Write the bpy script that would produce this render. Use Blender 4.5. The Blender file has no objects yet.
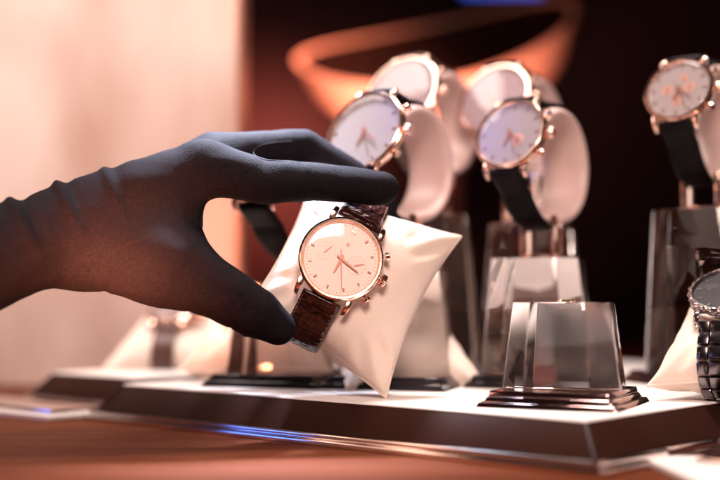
import bpy, bmesh, math, random
import numpy as np
from mathutils import Vector, Matrix, noise
from mathutils.bvhtree import BVHTree

random.seed(7)
S = 0.001                      # everything below is in millimetres, stored in metres
sc = bpy.context.scene
COL = sc.collection
R = math.radians

# ------------------------------------------------------------------ camera
FPX = 1204.0                   # focal length in photo pixels (720 wide)
CAM = Vector((0, 0, 49.0))     # tray top is z = 0
PITCH = math.atan(58 / FPX)
FW = Vector((0, math.cos(PITCH), math.sin(PITCH)))
UP = Vector((0, -math.sin(PITCH), math.cos(PITCH)))
RT = Vector((1, 0, 0))

def P(px, py, d):
    """world point (mm) seen at a photo pixel, d mm in front of the lens"""
    return CAM + d * (FW + RT * ((px - 360) / FPX) - UP * ((py - 240) / FPX))

def on_plane(px, py, z=0.0):
    r = FW + RT * ((px - 360) / FPX) - UP * ((py - 240) / FPX)
    t = (z - CAM.z) / r.z
    return CAM + r * t

cam_d = bpy.data.cameras.new('camera')
cam = bpy.data.objects.new('camera', cam_d)
COL.objects.link(cam)
cam_d.sensor_width = 36
cam_d.lens = FPX / 720 * 36
cam_d.clip_start = 0.01
cam_d.clip_end = 50
cam.location = CAM * S
cam.rotation_euler = (math.pi / 2 + PITCH, 0, 0)
cam_d.dof.use_dof = True
cam_d.dof.focus_distance = 0.572
cam_d.dof.aperture_fstop = 3.3
sc.camera = cam

# ------------------------------------------------------------------ helpers
def link(name, me, mat=None, parent=None):
    o = bpy.data.objects.new(name, me)
    COL.objects.link(o)
    if mat is not None:
        for m in (mat if isinstance(mat, (list, tuple)) else [mat]):
            me.materials.append(m)
    if parent is not None:
        o.parent = parent
    return o

def obj(name, verts, faces, mat, parent=None, sharp=35, uvs=None, mats=None):
    me = bpy.data.meshes.new(name)
    me.from_pydata([(v[0] * S, v[1] * S, v[2] * S) for v in verts], [], faces)
    bm = bmesh.new(); bm.from_mesh(me)
    bmesh.ops.recalc_face_normals(bm, faces=bm.faces)
    bm.to_mesh(me); bm.free()
    for p in me.polygons:
        p.use_smooth = True
    if sharp:
        me.set_sharp_from_angle(angle=R(sharp))
    if uvs is not None:
        uv = me.uv_layers.new(name='UVMap')
        for l in me.loops:
            uv.data[l.index].uv = uvs[l.vertex_index]
    if mats is not None:
        for p, k in zip(me.polygons, mats):
            p.material_index = k
    return link(name, me, mat, parent)

class MB:
    """collects shapes into one mesh"""
    def __init__(self):
        self.v = []; self.f = []; self.m = []
    def add(self, verts, faces, k=0, M=None):
        o = len(self.v)
        if M is not None:
            verts = [M @ Vector(x) for x in verts]
        self.v += [tuple(x) for x in verts]
        self.f += [tuple(i + o for i in f) for f in faces]
        self.m += [k] * len(faces)
        return self
    def build(self, name, mat, parent=None, sharp=35):
        return obj(name, self.v, self.f, mat, parent, sharp, mats=self.m)

def lathe(profile, seg=64, closed=False):
    """profile of (r, z) turned round z"""
    v, f, rings = [], [], []
    for r, z in profile:
        if r < 1e-6:
            rings.append([len(v)]); v.append((0, 0, z))
        else:
            rings.append(list(range(len(v), len(v) + seg)))
            for i in range(seg):
                a = 2 * math.pi * i / seg
                v.append((r * math.cos(a), r * math.sin(a), z))
    n = len(rings)
    for k in range(n if closed else n - 1):
        A, B = rings[k], rings[(k + 1) % n]
        for i in range(seg):
            j = (i + 1) % seg
            if len(A) == 1 and len(B) == 1: continue
            if len(A) == 1: f.append((A[0], B[i], B[j]))
            elif len(B) == 1: f.append((A[i], A[j], B[0]))
            else: f.append((A[i], A[j], B[j], B[i]))
    return v, f

def tube(path, rad, seg=10, closed=False):
    path = [Vector(p) for p in path]
    n = len(path)
    rads = rad if isinstance(rad, (list, tuple)) else [rad] * n
    v, f = [], []
    prev = None
    for i, p in enumerate(path):
        a = path[(i - 1) % n] if (closed or i > 0) else p
        b = path[(i + 1) % n] if (closed or i < n - 1) else p
        t = (b - a).normalized()
        if prev is None:
            up = Vector((0, 0, 1)) if abs(t.z) < .9 else Vector((1, 0, 0))
        else:
            up = prev
        s = t.cross(up).normalized(); up = s.cross(t).normalized(); prev = up
        for k in range(seg):
            an = 2 * math.pi * k / seg
            v.append(p + (s * math.cos(an) + up * math.sin(an)) * rads[i])
    for i in range(n if closed else n - 1):
        for k in range(seg):
            k2 = (k + 1) % seg
            a = i * seg; b = ((i + 1) % n) * seg
            f.append((a + k, a + k2, b + k2, b + k))
    if not closed:
        f.append(tuple(range(seg)))
        f.append(tuple(range((n - 1) * seg, n * seg)))
    return v, f

def bevelled(verts, faces, w, seg=2):
    bm = bmesh.new()
    bv = [bm.verts.new(v) for v in verts]
    for f in faces: bm.faces.new([bv[i] for i in f])
    bmesh.ops.recalc_face_normals(bm, faces=bm.faces)
    if w > 0:
        bmesh.ops.bevel(bm, geom=list(bm.edges), offset=w, segments=seg, profile=.5, affect='EDGES')
    bm.verts.index_update()
    v = [tuple(x.co) for x in bm.verts]
    f = [tuple(x.index for x in fc.verts) for fc in bm.faces]
    bm.free()
    return v, f

BOXF = [(0, 3, 2, 1), (4, 5, 6, 7), (0, 1, 5, 4), (1, 2, 6, 5), (2, 3, 7, 6), (3, 0, 4, 7)]

def frustum(a0, b0, a1, b1, z0, z1, bev=.4, seg=2, c=(0, 0)):
    v = [(c[0] + x * a0, c[1] + y * b0, z0) for x, y in ((-1, -1), (1, -1), (1, 1), (-1, 1))] + \
        [(c[0] + x * a1, c[1] + y * b1, z1) for x, y in ((-1, -1), (1, -1), (1, 1), (-1, 1))]
    return bevelled(v, BOXF, bev, seg)

def oct_frustum(w0, w1, z0, z1, ch=.22, bev=.4):
    def ring(w, z):
        a = w / 2; c = w * ch
        return [(-a + c, -a, z), (a - c, -a, z), (a, -a + c, z), (a, a - c, z), (a - c, a, z), (-a + c, a, z), (-a, a - c, z), (-a, -a + c, z)]
    v = ring(w0, z0) + ring(w1, z1)
    f = [tuple(range(7, -1, -1)), tuple(range(8, 16))] + [(i, (i + 1) % 8, 8 + (i + 1) % 8, 8 + i) for i in range(8)]
    return bevelled(v, f, bev, 2)

def box(x0, x1, y0, y1, z0, z1, bev=.3, seg=2):
    return frustum((x1 - x0) / 2, (y1 - y0) / 2, (x1 - x0) / 2, (y1 - y0) / 2, z0, z1, bev, seg,
                   ((x0 + x1) / 2, (y0 + y1) / 2))

def prism(poly, z0, z1, bev=0):
    n = len(poly)
    v = [(x, y, z0) for x, y in poly] + [(x, y, z1) for x, y in poly]
    f = [tuple(range(n - 1, -1, -1)), tuple(range(n, 2 * n))] + \
        [(i, (i + 1) % n, n + (i + 1) % n, n + i) for i in range(n)]
    return bevelled(v, f, bev, 2) if bev else (v, f)

def frame(origin, u, v, n):
    M = Matrix((u, v, n)).transposed().to_4x4()
    M.translation = Vector(origin) * S
    return M

def thing(name, label, cat, M=None, group=None):
    o = bpy.data.objects.new(name, None)
    COL.objects.link(o)
    o.empty_display_size = .01
    if M is not None: o.matrix_world = M
    o['label'] = label; o['category'] = cat
    if group: o['group'] = group
    return o

def tag(o, label, cat, group=None, kind=None):
    if label: o['label'] = label
    if cat: o['category'] = cat
    if group: o['group'] = group
    if kind: o['kind'] = kind
    return o

def dup(root, M, label):
    """a copy of a thing with copies of its parts and sub-parts"""
    r = root.copy(); COL.objects.link(r)
    r.matrix_world = M; r['label'] = label
    for ch in list(root.children):
        c = ch.copy(); COL.objects.link(c); c.parent = r
        for g in ch.children:
            d = g.copy(); COL.objects.link(d); d.parent = c
    return r

# ------------------------------------------------------------------ materials
def mat(name, col, rough=.5, metal=0.0, **kw):
    m = bpy.data.materials.new(name); m.use_nodes = True
    nt = m.node_tree; b = nt.nodes['Principled BSDF']
    b.inputs['Base Color'].default_value = (*col, 1)
    b.inputs['Roughness'].default_value = rough
    b.inputs['Metallic'].default_value = metal
    for k, v in kw.items():
        b.inputs[k.replace('_', ' ')].default_value = v
    return m

def grain(m, scale, strength, dist=.0002, col=None, mix=.5, rough=None, detail=6, stretch=None, colscale=None):
    """noise bump, with an optional second colour and roughness range, in object space"""
    nt = m.node_tree; N = nt.nodes; L = nt.links; b = N['Principled BSDF']
    tc = N.new('ShaderNodeTexCoord')
    mp = N.new('ShaderNodeMapping'); L.new(tc.outputs['Object'], mp.inputs['Vector'])
    if stretch: mp.inputs['Scale'].default_value = stretch
    nz = N.new('ShaderNodeTexNoise'); nz.inputs['Scale'].default_value = scale; nz.inputs['Detail'].default_value = detail
    L.new(mp.outputs['Vector'], nz.inputs['Vector'])
    if strength:
        bp = N.new('ShaderNodeBump'); bp.inputs['Strength'].default_value = strength; bp.inputs['Distance'].default_value = dist
        L.new(nz.outputs['Fac'], bp.inputs['Height']); L.new(bp.outputs['Normal'], b.inputs['Normal'])
    src = nz
    if colscale:
        src = N.new('ShaderNodeTexNoise'); src.inputs['Scale'].default_value = colscale; src.inputs['Detail'].default_value = 5
        L.new(mp.outputs['Vector'], src.inputs['Vector'])
    if col is not None:
        cr = N.new('ShaderNodeValToRGB')
        cr.color_ramp.elements[0].position = .5 - mix / 2; cr.color_ramp.elements[1].position = .5 + mix / 2
        cr.color_ramp.elements[0].color = b.inputs['Base Color'].default_value
        cr.color_ramp.elements[1].color = (*col, 1)
        L.new(src.outputs['Fac'], cr.inputs['Fac']); L.new(cr.outputs['Color'], b.inputs['Base Color'])
    if rough is not None:
        mr = N.new('ShaderNodeMapRange'); mr.inputs['To Min'].default_value = rough[0]; mr.inputs['To Max'].default_value = rough[1]
        L.new(src.outputs['Fac'], mr.inputs['Value']); L.new(mr.outputs['Result'], b.inputs['Roughness'])
    return m

M_glove = grain(mat('charcoal_knit', (.0052, .0036, .0045), .8, Specular_IOR_Level=.05), 1500, .6, .0006, col=(.0115, .0088, .012), mix=.3, detail=3)
M_glove.node_tree.nodes['Principled BSDF'].inputs['Sheen Tint'].default_value = (.8, .78, .95, 1)
M_thread = mat('dark_thread', (.012, .008, .008), .8, Specular_IOR_Level=.1)
M_cream = grain(mat('cream_suede', (.70, .56, .48), .62, Sheen_Weight=.15), 900, .3, .0004, col=(.75, .61, .53), mix=.6, colscale=60)
M_collar = grain(mat('cream_leather', (.60, .41, .39), .42), 300, .15, .0003, col=(.60, .44, .4), mix=.6, colscale=40)
M_gold = grain(mat('rose_gold', (.92, .62, .51), .13, 1.0), 300, 0, rough=(.1, .24), colscale=120)
M_steel = grain(mat('steel', (.62, .58, .58), .16, 1.0), 300, 0, rough=(.1, .24), colscale=120)
M_dark_steel = grain(mat('dark_steel', (.16, .14, .15), .2, 1.0), 300, 0, rough=(.14, .3), colscale=200)
M_dial = mat('champagne_dial', (.92, .70, .62), .4)
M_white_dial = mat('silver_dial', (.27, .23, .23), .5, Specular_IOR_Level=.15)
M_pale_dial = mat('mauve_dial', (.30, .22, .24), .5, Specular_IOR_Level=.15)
M_black_dial = mat('black_dial', (.012, .012, .015), .3)
M_mark = mat('dark_print', (.16, .07, .055), .5)
M_hand = mat('dark_rose_hand', (.36, .15, .11), .35, .5)
M_sub = mat('subdial_ring', (.56, .31, .25), .35, .5)
M_black_leather = grain(mat('black_leather', (.004, .002, .0025), .5, Specular_IOR_Level=.1), 900, .3, .0002)
M_white = grain(mat('white_laminate', (.82, .77, .74), .35), 80, 0, rough=(.28, .45), colscale=14)
M_side = grain(mat('brown_lacquer', (.020, .007, .005), .4, Specular_IOR_Level=.05), 60, 0, col=(.028, .010, .007), rough=(.34, .48), colscale=18)
M_chrome = mat('chrome', (.75, .68, .66), .12, 1.0)
M_mauve = mat('mauve_top', (.24, .14, .12), .35)
M_table = grain(mat('cherry_lacquer', (.115, .030, .012), .5, Specular_IOR_Level=.03), 9, .03, .002, col=(.07, .018, .008), mix=.5, rough=(.4, .55), stretch=(2, 14, 2), colscale=6)
M_wall = grain(mat('beige_plaster', (.55, .35, .28), .8), 26, .25, .004, col=(.84, .68, .61), mix=.26, colscale=5, stretch=(1.6, 1, .6))
M_lit_edge = mat('orange_lit_edge', (.42, .17, .11), .45, .1)  # orange light on the wall panel's side, put into its colour
M_maroon = grain(mat('maroon_panel', (.012, .0025, .003), .7, Specular_IOR_Level=.1), 5, 0, col=(.009, .002, .0025), mix=.5, colscale=4)
M_orange = grain(mat('orange_lacquer', (.55, .22, .15), .4), 30, 0, rough=(.22, .4), colscale=9)
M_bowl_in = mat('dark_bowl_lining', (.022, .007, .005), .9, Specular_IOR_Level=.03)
M_smoke = mat('smoked_mirror', (.42, .30, .29), .1, 1.0)
M_black_gloss = mat('black_glass', (.012, .010, .012), .08)
M_brass = mat('brass', (.80, .52, .30), .2, 1.0)

def glass(name, col=(1, .985, .98), ior=1.5):
    m = bpy.data.materials.new(name); m.use_nodes = True
    nt = m.node_tree; nt.nodes.clear()
    g = nt.nodes.new('ShaderNodeBsdfGlass'); g.inputs['Color'].default_value = (*col, 1)
    g.inputs['IOR'].default_value = ior; g.inputs['Roughness'].default_value = .0
    o = nt.nodes.new('ShaderNodeOutputMaterial'); nt.links.new(g.outputs[0], o.inputs[0])
    return m
M_crystal = glass('crystal', (.985, .965, .96))

def thin_glass(name):
    m = bpy.data.materials.new(name); m.use_nodes = True
    nt = m.node_tree; nt.nodes.clear(); N = nt.nodes; L = nt.links
    t = N.new('ShaderNodeBsdfTransparent'); t.inputs['Color'].default_value = (.98, .97, .97, 1)
    g = N.new('ShaderNodeBsdfGlossy'); g.inputs['Roughness'].default_value = .02
    fr = N.new('ShaderNodeFresnel'); fr.inputs['IOR'].default_value = 1.45
    ge = N.new('ShaderNodeNewGeometry'); mr = N.new('ShaderNodeMapRange')
    mr.inputs['To Min'].default_value = 1.4; mr.inputs['To Max'].default_value = 1 / 1.4   # same pane seen from either side
    L.new(ge.outputs['Backfacing'], mr.inputs['Value']); L.new(mr.outputs['Result'], fr.inputs['IOR'])
    mx = N.new('ShaderNodeMixShader'); o = N.new('ShaderNodeOutputMaterial')
    L.new(fr.outputs[0], mx.inputs[0]); L.new(t.outputs[0], mx.inputs[1]); L.new(g.outputs[0], mx.inputs[2])
    L.new(mx.outputs[0], o.inputs[0])
    return m
M_pane = thin_glass('watch_crystal')

def emit(name, col, s):
    m = bpy.data.materials.new(name); m.use_nodes = True
    nt = m.node_tree; nt.nodes.clear()
    e = nt.nodes.new('ShaderNodeEmission'); e.inputs[0].default_value = (*col, 1); e.inputs[1].default_value = s
    o = nt.nodes.new('ShaderNodeOutputMaterial'); nt.links.new(e.outputs[0], o.inputs[0])
    return m

def croc(name, c0, c1, rough):
    m = mat(name, c0, rough)
    nt = m.node_tree; N = nt.nodes; L = nt.links; b = N['Principled BSDF']
    tc = N.new('ShaderNodeTexCoord')
    nz = N.new('ShaderNodeTexNoise'); nz.inputs['Scale'].default_value = 420; nz.inputs['Detail'].default_value = 5
    L.new(tc.outputs['Object'], nz.inputs['Vector'])
    n2 = N.new('ShaderNodeTexNoise'); n2.inputs['Scale'].default_value = 130; n2.inputs['Detail'].default_value = 4
    n2.inputs['Distortion'].default_value = 1.4
    L.new(tc.outputs['Object'], n2.inputs['Vector'])
    cr = N.new('ShaderNodeValToRGB')
    cr.color_ramp.elements[0].position = .38; cr.color_ramp.elements[1].position = .68
    cr.color_ramp.elements[0].color = (*c0, 1); cr.color_ramp.elements[1].color = (*c1, 1)
    L.new(n2.outputs['Fac'], cr.inputs['Fac']); L.new(cr.outputs['Color'], b.inputs['Base Color'])
    bp = N.new('ShaderNodeBump'); bp.inputs['Strength'].default_value = .5; bp.inputs['Distance'].default_value = .0004
    L.new(nz.outputs['Fac'], bp.inputs['Height'])
    b2 = N.new('ShaderNodeBump'); b2.inputs['Strength'].default_value = .6; b2.inputs['Distance'].default_value = .0008
    L.new(n2.outputs['Fac'], b2.inputs['Height']); L.new(bp.outputs['Normal'], b2.inputs['Normal'])
    L.new(b2.outputs['Normal'], b.inputs['Normal'])
    return m
M_croc = croc('brown_crocodile', (.013, .0035, .003), (.045, .011, .008), .18)
M_brown_leather = grain(mat('brown_leather', (.075, .026, .020), .45), 500, .3, .0003, col=(.09, .033, .025))

# ------------------------------------------------------------------ watch
def strap_sheet(path, w0, w1, thick, scales=False, n_w=28, dens=1.0):
    """a padded strap: path of (y, z) points, width w0 -> w1 along x; returns verts and faces"""
    pts = [Vector((0, p[0], p[1])) for p in path]
    # resample evenly
    L = [0]
    for a, b in zip(pts, pts[1:]): L.append(L[-1] + (b - a).length)
    n = max(10, int(L[-1] / (.45 if scales else 1.5) * dens))
    res = []
    for i in range(n + 1):
        d = L[-1] * i / n
        k = min(range(len(L) - 1), key=lambda q: 0 if L[q] <= d <= L[q + 1] + 1e-6 else 1)
        t = (d - L[k]) / max(1e-6, L[k + 1] - L[k])
        res.append(pts[k].lerp(pts[k + 1], t))
    v, f = [], []
    m = n_w
    ring = 2 * (m + 1)
    for i, p in enumerate(res):
        a = res[max(0, i - 1)]; b = res[min(n, i + 1)]
        t = (b - a).normalized()
        nn = Vector((1, 0, 0)).cross(t).normalized()      # outward normal
        d = L[-1] * i / n
        w = (w0 + (w1 - w0) * min(1, i / n * 1.2)) / 2
        for j in range(m + 1):
            q = -1 + 2 * j / m
            pad = thick * (.62 + .38 * (1 - abs(q) ** 6))
            if scales:
                rows = 4.4
                rowc = d / rows
                off = .5 * (int(rowc) % 2)
                colc = (q * .5 + .5) * 3 + off + .25 * noise.noise((q * 2, d * .2, 3))
                fx = abs((colc % 1) - .5) * 2; fy = abs((rowc % 1) - .5) * 2
                pad += .34 * (1 - max(fx ** 5, fy ** 5)) - .2
                pad += .22 * noise.noise((q * 5, d * .55, 1)) + .16 * noise.noise((q * 14, d * 1.3, 4))
                if abs(q) > .88: pad -= .25
            v.append(p + Vector((q * w, 0, 0)) + nn * pad)
        for j in range(m + 1):
            q = 1 - 2 * j / m
            v.append(p + Vector((q * w, 0, 0)))
    for i in range(n):
        for j in range(ring):
            j2 = (j + 1) % ring
            f.append((i * ring + j, i * ring + j2, (i + 1) * ring + j2, (i + 1) * ring + j))
    f.append(tuple(range(ring))); f.append(tuple(range(n * ring, (n + 1) * ring)))
    return v, f

def knurled(r, h, teeth, depth=.28):
    seg = teeth * 4
    prof = [(0, 0), (r - .5, 0), (r, .4), (r, h - .5), (r - .5, h), (0, h)]
    v, f = lathe(prof, seg)
    out = []
    for x, y, z in v:
        rr = math.hypot(x, y)
        if rr > r - .05:
            a = math.atan2(y, x)
            k = 1 - depth / r * (.5 + .5 * math.cos(a * teeth))
            out.append((x * k, y * k, z))
        else: out.append((x, y, z))
    return out, f

def hand_shape(L, w, tail, z, t=.25, pointed=True):
    poly = [(-w * .5, -tail), (w * .5, -tail), (w * .62, L * .25), (w * .3 if pointed else w * .5, L * .92), (0, L), (-w * .3 if pointed else -w * .5, L * .92), (-w * .62, L * .25)]
    return prism(poly, z, z + t)

ROTX = Matrix.Rotation(math.pi / 2, 4, 'Y')   # z axis -> x axis

def dial_mesh(Rd, z, fine):
    """dial disc with slot 0 dial, slot 1 print, slot 2 subdial rings"""
    mb = MB()
    mb.add(*lathe([(0, z - .3), (Rd, z - .3), (Rd, z), (0, z)], 96), 0)
    if fine:
        for i in range(60):
            if i % 5: 
                M = Matrix.Rotation(-2 * math.pi * i / 60, 4, 'Z')
                mb.add(*box(-.09, .09, Rd - 1.5, Rd - .7, z + .01, z + .06, 0), 1, M)
    return mb

def make_watch(label, M, group, Rc=20.5, case=None, dial=None, strap_mat=None, straps=None, strap_w=20, subs=(), fine=False,
               times=(200, 126, 154), croc_scales=False, bracelet=False, bezel_teeth=0, markers_dark=True, name='wristwatch', mark_mat=None):
    case = case or M_gold
    r = thing(name, label, 'watch', M, group)
    prof = [(0, .2), (Rc - 2.5, .2), (Rc - .8, 1.4), (Rc, 2.6), (Rc + .1, 4.2), (Rc - .2, 5.4), (Rc - .9, 6.0), (0, 6.0)]
    cs = obj('case', *lathe(prof, 96), case, r)
    bz = [(Rc - 2.6, 6.05), (Rc - .5, 6.05), (Rc + .05, 6.4), (Rc + .1, 6.9), (Rc - .3, 7.5), (Rc - .9, 7.9), (Rc - 1.8, 7.85), (Rc - 2.55, 6.9)]
    bv, bf = lathe(bz, 120 if bezel_teeth else 96, closed=True)
    if bezel_teeth:
        nb = []
        for x, y, z in bv:
            rr = math.hypot(x, y); a = math.atan2(y, x)
            k = 1 + (.022 * math.cos(a * bezel_teeth) if rr > Rc - .6 else 0)
            nb.append((x * k, y * k, z))
        bv = nb
    obj('bezel', bv, bf, case, r)
    Rd = Rc - 2.6
    zd = 6.35
    if bezel_teeth: 
        mk = MB()
        for i in range(24):
            Mx = Matrix.Rotation(2 * math.pi * i / 24, 4, 'Z')
            mk.add(*box(-.35, .35, Rc - 1.25, Rc - .45, 7.85, 8.1, .05, 1), 0, Mx)
        mk.build('bezel_scale', M_steel, r)
    mats = [dial or M_dial, mark_mat or M_mark, M_sub]
    mb = dial_mesh(Rd, zd, fine)
    if not fine:
        for i in range(12):
            Mx = Matrix.Rotation(2 * math.pi * i / 12, 4, 'Z')
            mb.add(*box(-.5, .5, Rd - 3.4, Rd - 1.0, zd + .01, zd + .3, 0), 1, Mx)
        for (sx, sy, sr) in subs:
            mb.add(*lathe([(0, zd + .02), (sr, zd + .02), (sr, zd + .08), (0, zd + .08)], 40), 2, Matrix.Translation((sx, sy, 0)))
            mb.add(*box(sx - .3, sx + .3, sy - sr * .7, sy + sr * .6, zd + .1, zd + .25, 0), 1)
    dl = mb.build('dial', mats, r)
    if fine:
        for i in range(12):
            a = 2 * math.pi * i / 12
            Mx = Matrix.Rotation(-a, 4, 'Z')
            m2 = MB()
            if i == 0:
                for dx in (-.75, .75):
                    m2.add(*box(dx - .38, dx + .38, Rd - 4.0, Rd - 1.9, zd + .02, zd + .6, .12, 1), 0, Mx)
            else:
                m2.add(*box(-.42, .42, Rd - 3.6, Rd - 1.9, zd + .02, zd + .6, .12, 1), 0, Mx)
            m2.build('hour_marker', M_hand if i % 2 else M_gold, dl)
        obj('emblem', *prism([(-.9, 7.6), (0, 6.7), (.9, 7.6), (.5, 8.9), (0, 8.1), (-.5, 8.9)], zd + .02, zd + .3), M_hand, dl)
        for (sx, sy, sr) in subs:
            ring = [(sr - .16, zd + .02), (sr, zd + .02), (sr, zd + .12), (sr - .16, zd + .12)]
            s = MB()
            T = Matrix.Translation((sx, sy, 0))
            s.add(*lathe(ring, 64, True), 0, T)
            s.add(*lathe([(r_ * .55, z_) for r_, z_ in ring], 64, True), 0, T)
            for i in range(12):
                s.add(*box(-.1, .1, sr - 1.15, sr - .3, zd + .02, zd + .1, 0), 0, T @ Matrix.Rotation(2 * math.pi * i / 12, 4, 'Z'))
            sd = s.build('subdial', M_sub, dl)
            h = MB()
            T2 = T @ Matrix.Rotation(-R(55 if sx > 0 else 25), 4, 'Z')
            h.add(*hand_shape(sr * .8, .55, 1.4, zd + .16, .15), 0, T2)
            h.add(*lathe([(0, zd + .15), (.5, zd + .15), (.5, zd + .4), (0, zd + .4)], 20), 0, T)
            h.build('subdial_hand', M_hand, sd)
    for nm, L, w, tail, z, ang in (('hour_hand', Rd * .44, 1.15, 2.0, zd + .55, times[0]), ('minute_hand', Rd * .60, .9, 2.4, zd + .85, times[1]), ('second_hand', Rd * .86, .38, 4.5, zd + 1.1, times[2])):
        m2 = MB(); Mx = Matrix.Rotation(-R(ang), 4, 'Z')
        m2.add(*hand_shape(L, w, tail, z, .2), 0, Mx)
        m2.add(*lathe([(0, z - .15), (.75, z - .15), (.75, z + .25), (0, z + .25)], 24), 0)
        m2.build(nm, M_hand if (dial is not M_black_dial) else M_steel, r)
    dome = [(Rd + .25, 7.35)] + [(Rd * math.cos(t), 7.45 + .75 * math.sin(t)) for t in [R(q) for q in range(8, 90, 8)]] + [(0, 8.2)]
    obj('watch_glass', *lathe(dome, 64), M_pane, r)
    # lugs
    for sx in (-1, 1):
        for sy in (-1, 1):
            pth = [(sy * (Rc - 4.5), 4.6), (sy * (Rc - .5), 4.7), (sy * (Rc + 1.6), 3.8), (sy * (Rc + 3.0), 2.2), (sy * (Rc + 3.6), .8)]
            x0 = strap_w / 2 + .25
            v, f = [], []
            for i, (y, z) in enumerate(pth):
                h = [2.6, 2.5, 2.1, 1.7, 1.2][i]; w = [3.0, 2.8, 2.5, 2.2, 1.9][i]
                for (a, b) in ((0, -h / 2), (w, -h / 2), (w, h / 2), (0, h / 2)):
                    v.append((sx * (x0 + a), y, z + b))
            for i in range(len(pth) - 1):
                for k in range(4):
                    f.append((i * 4 + k, i * 4 + (k + 1) % 4, i * 4 + 4 + (k + 1) % 4, i * 4 + 4 + k))
            f += [(0, 1, 2, 3), (16, 17, 18, 19)]
            v, f = bevelled(v, f, .35, 2)
            obj('lug', v, f, case, cs, sharp=50)
    # crown and pushers on the 3 o'clock side
    m2 = MB()
    T = Matrix.Translation((Rc - .3, 0, 3.6)) @ ROTX
    m2.add(*lathe([(0, 0), (1.3, 0), (1.3, 1.4), (0, 1.4)], 24), 0, T)
    m2.add(*knurled(3.1, 3.0, 20), 0, Matrix.Translation((Rc + .9, 0, 3.6)) @ ROTX)
    m2.build('crown', case, r)
    for a in (-31, 31):
        m2 = MB()
        T = Matrix.Rotation(R(a), 4, 'Z') @ Matrix.Translation((Rc - .5, 0, 3.6)) @ ROTX
        m2.add(*lathe([(0, 0), (1.05, 0), (1.05, 2.0), (2.0, 2.0), (2.25, 2.25), (2.25, 3.7), (2.0, 4.0), (0, 4.0)], 28), 0, T)
        m2.build('pusher', case, r)
    # straps
    for path in straps or ():
        if bracelet:
            make_bracelet(path, strap_w, strap_mat, r)
        else:
            st = obj('strap', *strap_sheet(path, strap_w, strap_w - 2.5, 2.6, croc_scales), strap_mat, r, sharp=0)
            if croc_scales:
                th = MB()
                pts = resample(path, 2.1)
                for i in range(2, len(pts) - 1):
                    t = (pts[i + 1] - pts[i - 1]).normalized(); nn = Vector((1, 0, 0)).cross(t)
                    for sx in (-1, 1):
                        w = strap_w / 2 - .9 - 1.25 * min(1, i / len(pts) * 1.2)
                        c = pts[i] + nn * 2.35 + Vector((sx * w, 0, 0))
                        th.add(*tube([c - t * .65, c + nn * .12, c + t * .65], .2, 6))
                th.build('stitching', M_hand, st)
    return r

def resample(path, step):
    pts = [Vector((0, p[0], p[1])) for p in path]
    out = [pts[0]]; need = step
    for a, b in zip(pts, pts[1:]):
        L = (b - a).length; pos = 0
        while L - pos >= need:
            pos += need; out.append(a.lerp(b, pos / L)); need = step
        need -= L - pos
    return out

def make_bracelet(path, w, m, parent):
    mb = MB()
    pts = resample(path, 6.4)
    for a, b in zip(pts, pts[1:]):
        c = (a + b) / 2; t = (b - a).normalized(); nn = Vector((1, 0, 0)).cross(t)
        Mx = Matrix((Vector((1, 0, 0)), t, nn)).transposed().to_4x4(); Mx.translation = c
        mb.add(*box(-w * .24, w * .24, -2.6, 3.4, -.1, 3.6, .7, 2), 0, Mx)
        mb.add(*box(-w * .5, -w * .26, -3.0, 3.0, 0, 3.1, .7, 2), 0, Mx)
        mb.add(*box(w * .26, w * .5, -3.0, 3.0, 0, 3.1, .7, 2), 0, Mx)
    mb.build('bracelet', m, parent)

# ------------------------------------------------------------------ cushions
CA, CB, CT, CC = 41.0, 45.0, 20.0, .13
def cushion_point(s, t, side, seed=0.0, squeeze=.055, T=CT):
    x = CA * s * (1 - CC * (1 - t * t) * s * s)
    y = CB * t * (1 - CC * (1 - s * s) * t * t)
    y *= 1 - squeeze * math.exp(-(s / .3) ** 2) * t * t
    z = T * max(0.0, (1 - s * s) * (1 - t * t)) ** .46
    # soft folds running in from the corners, and a little unevenness
    c = max(0.0, abs(s) + abs(t) - .95)
    ang = math.atan2(abs(t) * CB, abs(s) * CA)
    z *= 1 + .22 * c * math.sin(ang * 22 + seed)
    z += .8 * noise.noise((s * 2 + seed, t * 2, side * 3.0)) * (1 - s ** 4) * (1 - t ** 4)
    return x, y, z * side

def cushion_mesh(seed=0.0, squeeze=.055):
    n = 64
    par = [math.sin(math.pi / 2 * (-1 + 2 * i / n)) for i in range(n + 1)]
    idx = {}; v = []; f = []; b = []
    for side in (1, -1):
        for i, s in enumerate(par):
            for j, t in enumerate(par):
                edge = i in (0, n) or j in (0, n)
                key = (i, j, 0 if edge else side)
                if key not in idx:
                    idx[key] = len(v); v.append(cushion_point(s, t, side, seed, squeeze))
        g = lambda i, j: idx[(i, j, 0 if (i in (0, n) or j in (0, n)) else side)]
        for i in range(n):
            for j in range(n):
                q = (g(i, j), g(i + 1, j), g(i + 1, j + 1), g(i, j + 1))
                f.append(q if side > 0 else q[::-1])
    for i in range(n): b.append((par[i], -1))
    for i in range(n): b.append((1, par[i]))
    for i in range(n, 0, -1): b.append((par[i], 1))
    for i in range(n, 0, -1): b.append((-1, par[i]))
    seam = [cushion_point(s, t, 1, seed, squeeze) for s, t in b]
    return v, f, seam

def make_cushion(label, M, seed=0.0, group='cream watch cushions', squeeze=.055):
    r = thing('watch_cushion', label, 'cushion', M, group)
    v, f, seam = cushion_mesh(seed, squeeze)
    obj('cushion_cover', v, f, M_cream, r, sharp=0)
    obj('seam', *tube(seam, .8, 8, True), M_cream, r, sharp=0)
    return r

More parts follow.
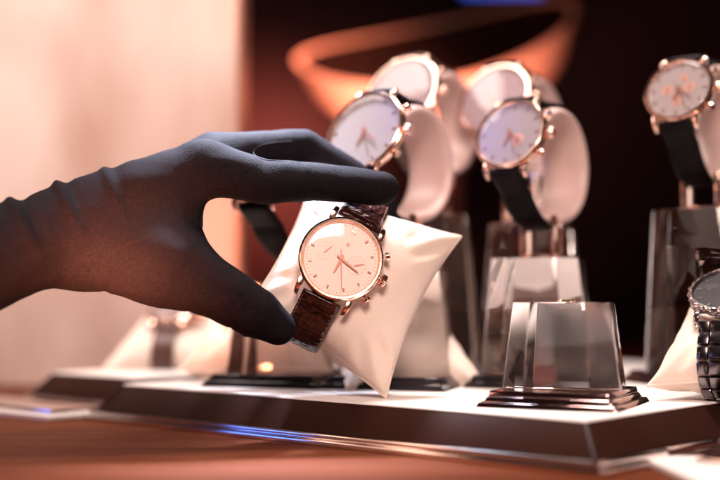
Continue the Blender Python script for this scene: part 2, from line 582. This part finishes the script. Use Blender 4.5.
def cushion_strap_paths(s_off, dv, dn, Rc, off=.4):
    """two strap paths in the watch's own (v, n) frame, hugging the cushion"""
    out = []
    for sg in (1, -1):
        pts = [(sg * (Rc - .6), 3.4), (sg * (Rc + 1.0), 3.2), (sg * (Rc + 2.4), 2.5)]
        ts = [math.sin(math.pi / 2 * k / 40) for k in range(41)]
        for side in (1, -1):
            seq = ts if side > 0 else ts[::-1]
            for t in seq:
                x, y, z = cushion_point(s_off, sg * t, side, 0, .055)
                y = y + sg * off; z = z + off * side
                yy = y - dv; zz = z - dn
                if side > 0 and sg * yy < Rc + 4.0: continue
                if side < 0 and sg * yy < -1: continue
                pts.append((yy, zz))
        # round the tight turn at the cushion's edge
        sm = [Vector(p) for p in pts]
        for _ in range(4):
            sm = [sm[0]] + [(sm[i - 1] + sm[i] * 2 + sm[i + 1]) / 4 for i in range(1, len(sm) - 1)] + [sm[-1]]
        p2 = [tuple(p) for p in sm]
        out.append(p2 if sg > 0 else p2)
    return out

def oriented_paths(paths):
    """make the outward side of strap_sheet (x cross tangent) face away from the loop's inside"""
    res = []
    for p in paths:
        a, b = Vector((0, *p[0])), Vector((0, *p[1]))
        nn = Vector((1, 0, 0)).cross((b - a).normalized())
        res.append(p if nn.z > 0 else p)
    return res

# ------------------------------------------------------------------ build: setting
ALPHA_F = Vector((.742, -.670, 0)).normalized()          # along the tray's front edge, left to right
ALPHA_S = Vector((.670, .742, 0)).normalized()           # along its right side, away from the lens
NEAR = on_plane(585, 420)

def tray(label, near, length, depth, ztop, name='display_tray', top_mat=None, H=20.0, o=14.0, group='low display trays'):
    """near = the corner nearest the lens; front edge runs left from it"""
    M = frame((near.x, near.y, 0), -ALPHA_F, ALPHA_S, Vector((0, 0, 1)))
    # left-handed basis avoided: use x = ALPHA_F, shapes extend to -x
    M = frame((near.x, near.y, 0), ALPHA_F, ALPHA_S, Vector((0, 0, 1)))
    r = thing(name, label, 'display tray', M, group)
    zb = ztop - H
    def rect(z, g):
        return [(-length - g, -g, z), (g, -g, z), (g, depth + g, z), (-length - g, depth + g, z)]
    body = rect(zb + 5.6, o * .8) + rect(ztop - 1.0, .6)
    obj('body', *bevelled(body, BOXF, .5, 2), M_side, r)
    top = rect(ztop - .95, .9) + rect(ztop, .6)
    obj('top_panel', *bevelled(top, BOXF, .25, 2), top_mat or M_white, r)
    # stepped metal skirting round the foot
    mb = MB()
    for (z0, z1, g) in ((zb, zb + 2.9, o + 3.0), (zb + 2.95, zb + 5.5, o + .6)):
        mb.add(*bevelled(rect(z0, g) + rect(z1, g), BOXF, .35, 2))
    mb.build('skirting', M_chrome, r)
    for (cx, cy, sx, sy) in ((0, 0, 1, -1), (-length, 0, -1, -1)):
        p0 = (cx + sx * .75, cy + sy * .75, ztop - 1.1); p1 = (cx + sx * o * .82, cy + sy * o * .82, zb + 5.9)
        obj('corner_trim', *tube([p0, p1], .45, 10), M_dark_steel, r)
    return r

tray('long white topped display tray with dark brown sloping sides under the empty crystal stand', NEAR, 302, 410, 0)
T2 = on_plane(55, 372)
t2n = T2 + ALPHA_F * 86
tray('display tray at the far left behind the gloved hand', t2n, 86, 300, 0)
t3 = NEAR + ALPHA_F * 42 + ALPHA_S * 34
tray('lower mauve topped tray at the right edge below the steel watch', Vector((t3.x + 260 * ALPHA_F.x, t3.y + 260 * ALPHA_F.y, 0)), 260, 300, -7.5, top_mat=M_mauve, H=12.5, o=7)

sp = thing('display_plate', 'pale stepped plate on the table left of the long tray', 'plate', frame((-174, 676, -20), ALPHA_F, ALPHA_S, Vector((0, 0, 1))))
obj('lower_step', *box(-240, 0, 0, 46, .02, 3, .4), M_white, sp)
obj('upper_step', *box(-236, -4, 4, 44, 3.04, 6, .4), M_chrome, sp)
tb = obj('table', *box(-1500, 1700, 120, 2200, -60, -20.02, 2), M_table)
tag(tb, 'orange brown lacquered table top in front of the trays', 'table', kind='structure')

pl = on_plane(640, 456, -17)
plate = obj('display_plate', *box(0, 220, -150, 0, 0.02, 3.0, .4), M_white)
plate.matrix_world = Matrix.Translation(Vector((pl.x, pl.y, -20.0)) * S) @ Matrix.Rotation(R(4), 4, 'Z')
tag(plate, 'white plate lying on the table in the lower right corner', 'plate')

wx = (240 - 360) * 950 / FPX
wr = thing('wall', 'pale beige plaster wall panel behind the gloved hand', 'wall', Matrix.Translation(Vector((wx - 600, 950, -20)) * S))
obj('wall_panel', *box(-700, 597, 0, 66, 0.05, 900, 1.5), M_wall, wr)
obj('lit_edge', *box(597.1, 600, -2, 68, .05, 900, .8), M_lit_edge, wr)  # slab for the panel's side, its orange light held in the colour
bw = obj('back_wall', *box(-1100, 1400, 2100, 2130, -19.9, 1700, 2), M_maroon)
tag(bw, 'dark maroon back wall behind the crystal stands', 'wall')

# ------------------------------------------------------------------ crystal stands
def make_stand(label, px, d, rot, height, top_w, bot_w, base_w, clear_base=False, base_h=7.0):
    c = P(px, 300, d)
    brot = -math.degrees(math.atan2(c.x, c.y)) - 8
    M = Matrix.Translation(Vector((c.x, c.y, 0)) * S) @ Matrix.Rotation(R(rot), 4, 'Z')
    r = thing('crystal_stand', label, 'display stand', M, 'crystal watch stands')
    bm_ = M_smoke if clear_base else M_black_gloss
    mb = MB()
    b = base_w / 2
    if clear_base:
        mb.add(*frustum(b, b, b - 1.2, b - 1.2, .05, 2.4, .35))
        mb.add(*frustum(b - 3, b - 3, b - 4.2, b - 4.2, 2.45, 4.8, .35))
        mb.add(*frustum(b - 4.6, b - 4.6, b - 5.2, b - 5.2, 4.85, base_h, .3))
    else:
        mb.add(*frustum(b, b, b - 2, b - 2, .05, 3.4, .4))
        mb.add(*frustum(b - 3, b - 3, b - 5, b - 5, 3.42, base_h, .4))
    mb.build('base', bm_, r)
    cb = obj('crystal_block', *oct_frustum(bot_w, top_w, base_h + .06, height), M_crystal, r)
    cb.rotation_euler = (0, 0, R(brot - rot))
    return r, c

make_stand('small empty crystal stand in front with a brass ring on top', 564, 556, -26, 47, 43.5, 53, 64, True, 7.5)
rg = obj('brass_ring', *lathe([(3.3, 0), (4.2, .1), (4.3, .7), (4.0, 1.15), (3.4, 1.1)], 48, True), M_brass)
c = P(566, 300, 557); rg.matrix_world = Matrix.Translation(Vector((c.x, c.y, 47.02)) * S)
tag(rg, 'thin brass ring lying on top of the small empty crystal stand', 'ring')

# ------------------------------------------------------------------ collars and their watches
PSI, PHI = R(36), R(22)
AX = Vector((math.cos(PSI), -math.sin(PSI), 0))            # ring axis, points right and to the lens
FR = Vector((-math.sin(PSI), -math.cos(PSI), 0))           # ring's front
ZV = Vector((0, 0, 1))
RO, RT_ = 33.0, 7.0                                        # outer radius and padding of the collar

def make_collar(label, center, foot_z, M=None):
    """C-shaped padded collar; local x = axis, y = front, z = up"""
    r = thing('watch_collar', label, 'watch collar', frame(center, AX, -FR, ZV), 'cream watch collars')
    v, f = [], []
    n = 60; m = 20
    a0, a1 = R(10), R(282)
    for i in range(n + 1):
        a = a0 + (a1 - a0) * i / n
        e = min(i, n - i) / 4.0
        k = math.sqrt(max(0.02, 1 - max(0, 1 - e) ** 2))    # rounded ends
        cy, cz = -math.cos(a), math.sin(a)                  # y points back
        for j in range(m):
            t = 2 * math.pi * j / m
            cx = math.copysign(abs(math.cos(t)) ** .6, math.cos(t)) * 14.5 * k
            rr = RO - RT_ / 2 + math.copysign(abs(math.sin(t)) ** .75, math.sin(t)) * RT_ / 2 * k
            v.append((cx, cy * rr, cz * rr))
    for i in range(n):
        for j in range(m):
            j2 = (j + 1) % m
            f.append((i * m + j, i * m + j2, (i + 1) * m + j2, (i + 1) * m + j))
    f.append(tuple(range(m))); f.append(tuple(range(n * m, (n + 1) * m)))
    obj('pad', v, f, M_collar, r, sharp=0)
    # open metal bracket from the stand's top up to the ring
    z0 = foot_z - center[2]; z1 = -RO + 3.5
    mb = MB()
    mb.add(*box(-11, 11, -7, 7, z0 + .05, z0 + 2.2, .3))
    mb.add(*box(-11, -8.6, -7, 7, z0 + 2.25, z1 + 1.5, .3))
    mb.add(*box(8.6, 11, -7, 7, z0 + 2.25, z1 + 1.5, .3))
    mb.build('bracket', M_gold, r)
    return r

def ring_watch(label, center, **kw):
    n = FR * math.cos(PHI) + ZV * math.sin(PHI)
    u = AX; v = n.cross(u)
    Rr = RO + .3
    o = Vector(center) + n * Rr
    Rc = kw.get('Rc', 19)
    paths = []
    a0 = math.asin(min(.95, (Rc + 3.2) / (Rr + 1.0)))
    for sg in (1, -1):
        pts = [(sg * (Rc - .6), 3.4), (sg * (Rc + 1.2), 3.0)]
        for k in range(25):
            a = a0 + .12 + (math.pi + .02 - a0 - .12) * k / 24
            pts.append((sg * (Rr + .4) * math.sin(a), -Rr + (Rr + .4) * math.cos(a)))
        paths.append(pts)
    make_watch(label, frame(o, u, v, n), 'watches on cream collars', straps=fix(paths), **kw)

def fix(paths):
    """outer side must look outward: strap_sheet pads along x cross tangent"""
    out = []
    for p in paths:
        sg = 1 if p[0][0] > 0 else -1
        # at the start the strap runs along sg*v; outward is +n: x cross (sg*y) = sg*z
        out.append([(y, z) for y, z in p] if sg > 0 else [(y, z) for y, z in p][::-1])
    return out

STANDS = [
    # stand label, px, d, rot, height, tops..., collar centre (px, py, d), watch kwargs
    dict(px=538, d=680, rot=-20, h=71, w=(48, 60, 70), c=(542, 167, 680),
         s='crystal stand behind the empty one, carrying a white dialled watch',
         k='cream collar on the crystal stand behind the empty stand',
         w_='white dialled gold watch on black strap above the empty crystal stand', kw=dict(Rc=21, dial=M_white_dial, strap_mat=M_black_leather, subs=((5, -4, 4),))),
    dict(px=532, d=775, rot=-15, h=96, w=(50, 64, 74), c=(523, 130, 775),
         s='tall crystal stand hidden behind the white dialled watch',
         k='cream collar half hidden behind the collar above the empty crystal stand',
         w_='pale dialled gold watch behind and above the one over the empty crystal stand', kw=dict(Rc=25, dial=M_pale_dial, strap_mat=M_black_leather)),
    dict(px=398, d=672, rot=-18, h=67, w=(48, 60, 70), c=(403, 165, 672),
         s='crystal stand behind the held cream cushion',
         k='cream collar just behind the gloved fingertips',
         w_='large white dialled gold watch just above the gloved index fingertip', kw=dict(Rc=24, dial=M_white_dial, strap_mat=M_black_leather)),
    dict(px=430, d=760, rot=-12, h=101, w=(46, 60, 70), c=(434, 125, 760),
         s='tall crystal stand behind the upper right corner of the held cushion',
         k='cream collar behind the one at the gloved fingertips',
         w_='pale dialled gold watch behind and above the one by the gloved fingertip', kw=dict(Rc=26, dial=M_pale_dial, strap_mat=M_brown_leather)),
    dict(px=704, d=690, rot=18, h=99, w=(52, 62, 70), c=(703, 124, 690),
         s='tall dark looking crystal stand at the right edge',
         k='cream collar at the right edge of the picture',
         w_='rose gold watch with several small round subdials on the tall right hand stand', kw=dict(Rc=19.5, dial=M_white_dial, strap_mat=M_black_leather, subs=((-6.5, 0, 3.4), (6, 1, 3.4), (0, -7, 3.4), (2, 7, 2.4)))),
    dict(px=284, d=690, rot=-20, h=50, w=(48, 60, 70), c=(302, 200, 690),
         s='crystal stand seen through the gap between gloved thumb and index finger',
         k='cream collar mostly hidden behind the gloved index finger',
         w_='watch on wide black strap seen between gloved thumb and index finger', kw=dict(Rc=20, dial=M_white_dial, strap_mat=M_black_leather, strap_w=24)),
]
for q in STANDS:
    r, c0 = make_stand(q['s'], q['px'], q['d'], q['rot'], q['h'], *q['w'])
    cc = P(*q['c'])
    make_collar(q['k'], cc, q['h'])
    ring_watch(q['w_'], cc, **q['kw'])

# ------------------------------------------------------------------ held cushion and its watch
def tilted_frame(center, up_deg, right_deg, roll_deg):
    n = (-FW + UP * math.tan(R(up_deg)) + RT * math.tan(R(right_deg))).normalized()
    u0 = (RT - n * RT.dot(n)).normalized(); v0 = n.cross(u0)
    a = R(roll_deg)
    u = u0 * math.cos(a) - v0 * math.sin(a); v = u0 * math.sin(a) + v0 * math.cos(a)
    return frame(center, u, v, n), u, v, n

PC = P(350, 279, 598)
Mc, cu, cv, cn = tilted_frame(PC, 12, 7, 25.5)
make_cushion('cream cushion with pointed corners held by the gloved hand', Mc, .7)

def ray_at(px, py, c, n, h):
    r = FW + RT * ((px - 360) / FPX) - UP * ((py - 240) / FPX)
    t = (c + n * h - CAM).dot(n) / r.dot(n)
    return CAM + r * t

DN = CT + .2
WC = ray_at(341, 259, PC, cn, DN + 6)
WC = WC - cn * 6
off = WC - PC
paths = cushion_strap_paths(off.dot(cu) / CA, off.dot(cv), DN, 20.3)
make_watch('rose gold chronograph with brown crocodile strap on the held cushion', frame(WC, cu, cv, cn), 'watches on cushions', Rc=20.3,
           strap_mat=M_croc, straps=fix(paths), strap_w=22, subs=((-8.0, .4, 4.6), (8.0, .4, 4.6)), fine=True,
           times=(182, 104, 154), croc_scales=True)

# ------------------------------------------------------------------ cushions lying on the trays
def lying(px, py, d, yaw, elev):
    c = P(px, py, d)
    u = Vector((math.cos(R(yaw)), math.sin(R(yaw)), 0))
    b = Vector((-u.y, u.x, 0))
    v = b * math.cos(R(elev)) + ZV * math.sin(R(elev))
    n = u.cross(v)
    return c, u, v, n

def cushion_watch(cl, wl, px, py, d, yaw, elev, seed, du=0, dv=0, corner=False, **kw):
    c, u, v, n = lying(px, py, d, yaw, elev)
    if corner: c = c + u * CA + v * CB
    make_cushion(cl, frame(c, u, v, n), seed)
    Rc = kw.get('Rc', 20)
    p = cushion_strap_paths(du / CA, dv, CT + .2, Rc, .4)
    make_watch(wl, frame(c + u * du + v * dv + n * (CT + .2), u, v, n), 'watches on cushions', straps=fix(p), **kw)

cushion_watch('cream cushion at the right edge under the steel watch', 'black and steel watch with metal bracelet on the right hand cushion',
              648, 386, 575, -32, 31, 1.3, corner=True, du=-7, Rc=21, case=M_steel, dial=M_black_dial, strap_mat=M_dark_steel, bracelet=True, bezel_teeth=24, strap_w=22, mark_mat=M_steel)
cushion_watch('cream cushion lying below the gloved thumb', 'watch with plain brown strap on the cushion below the gloved thumb',
              262, 338, 730, -4, 22, 2.1, du=-4, Rc=19, dial=M_white_dial, strap_mat=M_brown_leather, strap_w=20)
cushion_watch('cream cushion furthest left under the gloved wrist', 'watch with reddish brown strap on the cushion furthest left',
              178, 346, 850, -8, 20, 3.3, Rc=19, dial=M_white_dial, strap_mat=M_brown_leather, strap_w=18)
c, u, v, n = lying(392, 345, 690, 20, 30)
make_cushion('cream cushion without a watch behind the held one', frame(c, u, v, n), 4.2, squeeze=0)

# ------------------------------------------------------------------ orange bowl and lamp behind
BK = 1.45
bc = P(440, 60, 1010 * BK)
Mb = Matrix.Translation(bc * S) @ Matrix.Rotation(R(-12), 4, 'Y') @ Matrix.Rotation(R(27), 4, 'X') @ Matrix.Scale(BK, 4)
bowl = thing('bowl', 'large orange lacquered bowl with dark inside behind the watches', 'bowl', Mb)
def oval(prof, seg=96):
    v, f = lathe(prof, seg)
    return [(x * 1.0, y * .72, z + .0012 * x * x * (1 if z > -30 else .3)) for x, y, z in v], f
obj('bowl_shell', *oval([(0, -62), (40, -60), (82, -46), (108, -22), (118, 5), (119, 8), (117, 9.5), (113, 8), (112.6, 7)]), M_orange, bowl)
obj('lining', *oval([(112.5, 6.5), (103, -20), (77, -42), (38, -55), (0, -57)]), M_bowl_in, bowl)
hz = bc.z - 64 * BK
ped = obj('pedestal', *lathe([(0, 0), (60, 0), (60, 6), (34, 14), (30, 30), (30, hz - 20), (44, hz - 2), (44, hz + 6), (0, hz + 6)], 48), M_maroon)
ped.matrix_world = Matrix.Translation(Vector((bc.x, bc.y + 30, -20)) * S)
tag(ped, 'dark round pedestal under the orange bowl', 'pedestal')

lc = P(502, -15, 1900)
lamp = thing('strip_light', 'small blue glowing strip light at the top edge', 'lamp', Matrix.Translation(lc * S))
obj('lamp_tube', *tube([(-62, 0, 0), (62, 0, 0)], 15, 20), emit('blue_glow', (.09, .15, .9), .8), lamp)
obj('lamp_housing', *box(-70, 70, -18, 18, 16, 40, 2), M_dark_steel, lamp)
obj('lamp_bracket', *box(-10, 10, 0, 198, 40.2, 60, 1.5), M_dark_steel, lamp)

# ------------------------------------------------------------------ the gloved hand
def px3(px, py, d, rpx):
    return P(px, py, d), rpx * d / FPX

def sdf_chain(G, pts):
    """distance to a chain of round cones; pts = [(Vector, r), ...]"""
    best = None
    for (a, ra), (b, rb) in zip(pts, pts[1:]):
        ab = np.array(b - a, dtype=np.float32); aa = np.array(a, dtype=np.float32)
        d = G - aa
        L2 = float((ab * ab).sum())
        t = np.clip((d @ ab) / L2, 0, 1)
        dist = np.sqrt(((d - t[..., None] * ab) ** 2).sum(-1)) - (ra + (rb - ra) * t)
        best = dist if best is None else np.minimum(best, dist)
    return best

def smin(a, b, k):
    h = np.clip(.5 + .5 * (b - a) / k, 0, 1)
    return b + (a - b) * h - k * h * (1 - h)

def surface_nets(F, org, h):
    nx, ny, nz = F.shape
    ins = F < 0
    corners = [(i, j, k) for i in (0, 1) for j in (0, 1) for k in (0, 1)]
    sl = lambda A, c: A[c[0]:nx - 1 + c[0], c[1]:ny - 1 + c[1], c[2]:nz - 1 + c[2]]
    cnt = sum(sl(ins, c).astype(np.int8) for c in corners)
    act = (cnt > 0) & (cnt < 8)
    I = np.argwhere(act)
    idx = -np.ones(act.shape, dtype=np.int64); idx[act] = np.arange(len(I))
    acc = np.zeros((len(I), 3)); num = np.zeros(len(I))
    for a in corners:
        for ax in range(3):
            if a[ax]: continue
            b = list(a); b[ax] = 1
            fa = F[I[:, 0] + a[0], I[:, 1] + a[1], I[:, 2] + a[2]]
            fb = F[I[:, 0] + b[0], I[:, 1] + b[1], I[:, 2] + b[2]]
            x = (fa < 0) != (fb < 0)
            t = np.where(x, fa / np.where(x, fa - fb, 1), 0)
            p = np.array(a, dtype=float)[None].repeat(len(I), 0); p[:, ax] = t
            acc += p * x[:, None]; num += x
    V = (I + acc / num[:, None]) * h + org
    Fc = []
    for ax in range(3):
        o1, o2 = (ax + 1) % 3, (ax + 2) % 3
        s0 = [slice(0, None)] * 3; s1 = [slice(0, None)] * 3
        s0[ax] = slice(0, -1); s1[ax] = slice(1, None)
        cr = ins[tuple(s0)] != ins[tuple(s1)]
        E = np.argwhere(cr)
        ok = (E[:, o1] > 0) & (E[:, o2] > 0) & (E[:, o1] < F.shape[o1] - 1) & (E[:, o2] < F.shape[o2] - 1)
        E = E[ok]
        q = []
        for d1, d2 in ((0, 0), (-1, 0), (-1, -1), (0, -1)):
            c = E.copy(); c[:, o1] += d1; c[:, o2] += d2
            q.append(idx[c[:, 0], c[:, 1], c[:, 2]])
        Fc.append(np.stack(q, 1))
    return V, np.concatenate(Fc)

def build_hand():
    C = lambda *rows: [px3(*r) for r in rows]
    index = C((204, 167, 578, 27), (262, 182, 580, 22.5), (312, 182, 582, 19.5), (352, 185, 583, 18.6), (382, 188.5, 584, 17.3))
    middle = C((214, 160, 606, 27), (262, 149, 615, 19.5), (304, 147, 622, 18), (350, 175, 628, 17), (382, 205, 628, 16.5))
    ring = C((206, 166, 632, 25), (262, 160, 641, 20), (304, 160, 645, 18.5), (345, 186, 644, 17), (370, 210, 640, 15.5))
    little = C((196, 176, 656, 22), (246, 172, 664, 17), (284, 176, 666, 15.5), (318, 196, 662, 14.5), (338, 214, 658, 13.5))
    thumb = C((96, 246, 566, 42), (172, 268, 560, 39), (222, 293, 562, 29), (254, 312, 566, 25.5), (278, 327, 570, 18.5))
    meta = [C((70, 236, 566, 42), (140, 196, 572, 36), (204, 168, 579, 26.5)),
            C((72, 232, 582, 40), (140, 198, 594, 36), (212, 162, 606, 26)),
            C((72, 234, 598, 40), (140, 204, 616, 34), (206, 168, 632, 24)),
            C((72, 238, 610, 38), (140, 214, 636, 31), (196, 178, 656, 22))]
    web = [C((150, 214, 574, 34), (158, 262, 564, 36)),
           C((172, 204, 578, 28), (170, 262, 565, 34))]
    arm = C((-150, 300, 500, 76), (-60, 276, 524, 62), (0, 254, 542, 50), (42, 241, 556, 45), (96, 234, 574, 46))
    allp = [p for ch in [index, middle, ring, little, thumb, arm] + meta + web for p in ch]
    lo = np.array([min(p[0][i] - p[1] for p in allp) for i in range(3)]) - 5
    hi = np.array([max(p[0][i] + p[1] for p in allp) for i in range(3)]) + 5
    h = 1.05
    n = np.ceil((hi - lo) / h).astype(int)
    ax = [lo[i] + np.arange(n[i]) * h for i in range(3)]
    out = np.empty(tuple(n), dtype=np.float32)
    for x0 in range(0, n[0], 40):
        G = np.stack(np.meshgrid(ax[0][x0:x0 + 40], ax[1], ax[2], indexing='ij'), -1).astype(np.float32)
        palm = sdf_chain(G, arm)
        for m in meta: palm = smin(palm, sdf_chain(G, m), 14)
        for w in web: palm = smin(palm, sdf_chain(G, w), 10)
        palm = smin(palm, sdf_chain(G, thumb), 9)
        fi = sdf_chain(G, index)
        for fg in (middle, ring, little): fi = smin(fi, sdf_chain(G, fg), 1.2)
        d = smin(palm, fi, 6)
        # cloth folds across the wrist and over the thumb's root
        X, Z = G[..., 0], G[..., 2]
        out[x0:x0 + 40] = d
    V, Fc = surface_nets(out, lo, h)
    # smooth away the grid, keep the shape
    nv = len(V)
    for it in range(7):
        acc = np.zeros_like(V); num = np.zeros(nv)
        for a, b in ((0, 1), (1, 2), (2, 3), (3, 0)):
            np.add.at(acc, Fc[:, a], V[Fc[:, b]]); np.add.at(num, Fc[:, a], 1)
            np.add.at(acc, Fc[:, b], V[Fc[:, a]]); np.add.at(num, Fc[:, b], 1)
        V = V + .5 * (acc / num[:, None] - V)
    # normals
    g = (V - lo) / h
    i0 = np.clip(np.floor(g).astype(int), 1, n - 3); fr = g - i0
    def field(off):
        acc = np.zeros(nv)
        for a in (0, 1):
            for b in (0, 1):
                for c in (0, 1):
                    wgt = (fr[:, 0] if a else 1 - fr[:, 0]) * (fr[:, 1] if b else 1 - fr[:, 1]) * (fr[:, 2] if c else 1 - fr[:, 2])
                    q = np.clip(i0 + np.array(off) + np.array([a, b, c]), 0, n - 1)
                    acc += wgt * out[q[:, 0], q[:, 1], q[:, 2]]
        return acc
    N = np.stack([field((1, 0, 0)) - field((-1, 0, 0)), field((0, 1, 0)) - field((0, -1, 0)), field((0, 0, 1)) - field((0, 0, -1))], 1)
    N /= np.linalg.norm(N, axis=1)[:, None] + 1e-9
    # folds: ridges across the wrist (top), gentle creases elsewhere
    px = 360 + FPX * V[:, 0] / V[:, 1]
    py = 240 - FPX * ((V[:, 2] - 49) / V[:, 1] - math.tan(PITCH))
    disp = np.zeros(nv)
    for (cx, cy, w, amp, lx) in ((10, 203, 7, 2.3, .55), (59, 190, 6.0, 2.2, .5), (106, 176, 5.5, 1.3, .45), (-30, 215, 8, 2.2, .4)):
        t = (px - cx) - lx * (py - cy)
        fade = np.exp(-(np.clip(py - cy, 0, None) / 34.0) ** 2)
        ridge = np.exp(-(t / w) ** 2) - .35 * np.exp(-((t - 2.0 * w) / w) ** 2)
        disp += amp * ridge * fade
    for (cx, cy, slope, w, amp, ex) in ((105, 292, -.5, 4, -.7, 14), (186, 318, -.6, 4, -.7, 14), (228, 331, -.9, 3.5, -.6, 12), (245, 335, -.9, 3, .5, 10)):
        t = (px - cx) - slope * (py - cy)
        disp += amp * np.exp(-(t / w) ** 2) * np.exp(-np.abs(py - cy) / ex)
    for (cx, cy, sl, w, amp, ex) in ((312, 196, .25, 2.2, -.55, 7), (318, 196, .25, 2.2, -.45, 6), (357, 197, .2, 2.0, -.45, 6), (306, 170, -.3, 2.4, .35, 7), (240, 300, -.9, 2.6, -.5, 9), (248, 306, -.9, 2.6, -.4, 9),
                                     (216, 246, .8, 3.0, -.6, 12), (208, 232, 1.5, 2.6, -.5, 12), (196, 262, 1.0, 3.5, -.5, 14), (236, 190, -.4, 3.2, -.45, 11), (250, 186, -.2, 3, -.35, 9)):
        t = (px - cx) - sl * (py - cy)
        disp += amp * np.exp(-(t / w) ** 2) * np.exp(-((py - cy) / ex) ** 2)
    nz = np.array([noise.noise((v[0] * .035, v[1] * .035, v[2] * .09)) + .5 * noise.noise((v[0] * .1, v[1] * .1, v[2] * .16)) for v in V])
    disp += .7 * nz
    V = V + N * disp[:, None]
    return V, Fc

V, Fc = build_hand()
person = obj('person', V.tolist(), [tuple(int(i) for i in f) for f in Fc], M_glove, sharp=0)
tag(person, 'hand in a dark charcoal glove gripping the cream cushion with thumb and fingers', 'person')
bvh = BVHTree.FromPolygons([Vector(v) for v in V], [tuple(int(i) for i in f) for f in Fc])
def on_hand(px, py, lift=.1):
    r = (FW + RT * ((px - 360) / FPX) - UP * ((py - 240) / FPX)).normalized()
    hit = bvh.ray_cast(CAM, r)
    return hit[0] - r * lift if hit[0] is not None else None
def seam(pix, rad):
    pts = [q for q in (on_hand(*p) for p in pix) if q is not None]
    if len(pts) > 2: obj('seam', *tube(pts, rad, 6), M_thread, person, sharp=0)
def curve(p0, p1, p2, n=24):
    return [tuple((1 - t) ** 2 * a + 2 * t * (1 - t) * b + t * t * c for a, b, c in zip(p0, p1, p2)) for t in [i / n for i in range(n + 1)]]
seam(curve((115, 250), (138, 240), (160, 233)), .18)
seam([(340, 166), (320, 163), (300, 162), (280, 161), (266, 160), (257, 157), (253, 153), (256, 148), (264, 144), (276, 142), (292, 141)], .22)

# ------------------------------------------------------------------ lights
def area(name, loc, target, size, power, col, size_y=None, spread=None):
    l = bpy.data.lights.new(name, 'AREA')
    l.energy = power; l.color = col; l.size = size * S
    if size_y: l.shape = 'RECTANGLE'; l.size_y = size_y * S
    if spread: l.spread = R(spread)
    o = bpy.data.objects.new(name, l); COL.objects.link(o)
    loc = Vector(loc); o.location = loc * S
    o.rotation_euler = (Vector(target) - loc).to_track_quat('-Z', 'Y').to_euler()
    return o

area('case_lamp', (70, 680, 760), (30, 650, 0), 170, 2.2, (1.0, .84, .78), 130, spread=90)
area('front_fill', (40, 50, 430), (20, 600, 70), 180, 4.3, (1.0, .77, .67))  # unseen soft fill, added for surfaces that face the lens
area('warm_bounce_fill', (-160, 330, 0), (-112, 560, 62), 40, .21, (1.0, .32, .15), spread=26)  # added fill, stands in for orange light bounced off the table
area('cool_top_lamp', (-60, 700, 400), (-48, 592, 95), 70, .75, (.70, .79, 1.0), spread=26)
area('wall_lamp', (-380, 780, 640), (-260, 950, 180), 240, 1.6, (1.0, .86, .79), spread=110)
area('bowl_fill', (40, 1120, 90), (60, 1430, 290), 120, 1.9, (1.0, .52, .38), spread=80)  # added from below to brighten the bowl's outside, no fixture there
area('rim_fill', (-160, 1200, 600), (-60, 1440, 370), 50, .55, (1.0, .52, .38), spread=40)  # added to bring out the bowl's upper rim
area('red_wall_lamp', (-90, 1800, 320), (-190, 2100, 260), 180, 4.2, (1.0, .30, .2), spread=80)
area('blue_lamp', (-440, 590, -2), (0, 560, -8), 110, .07, (.10, .22, 1.0), 46)
area('small_blue_lamp', (-130, 420, 290), (70, 670, 130), 26, .009, (.10, .22, 1.0), spread=14)
area('side_fill', (-480, 430, 140), (40, 570, 20), 200, .5, (1.0, .56, .40), 200)  # added warm fill for crystal facets and tray fronts
area('crystal_fill', (420, 840, 140), (110, 560, 40), 40, .08, (1.0, .88, .84), 240)  # unseen strip added to put bright streaks in the crystal; no shelf

w = bpy.data.worlds.new('World'); sc.world = w; w.use_nodes = True
bg = w.node_tree.nodes['Background']
bg.inputs[0].default_value = (.30, .12, .10, 1); bg.inputs[1].default_value = .09

# ------------------------------------------------------------------ render
sc.view_settings.view_transform = 'Standard'
sc.view_settings.look = 'None'
sc.view_settings.exposure = 0.22
sc.view_settings.gamma = 1
sc.render.engine = 'CYCLES'
cy = sc.cycles
cy.use_denoising = True
try: cy.denoiser = 'OPENIMAGEDENOISE'
except Exception: pass
cy.max_bounces = 14; cy.transmission_bounces = 12; cy.glossy_bounces = 6; cy.transparent_max_bounces = 12
cy.sample_clamp_indirect = 30
cy.caustics_refractive = True; cy.caustics_reflective = True
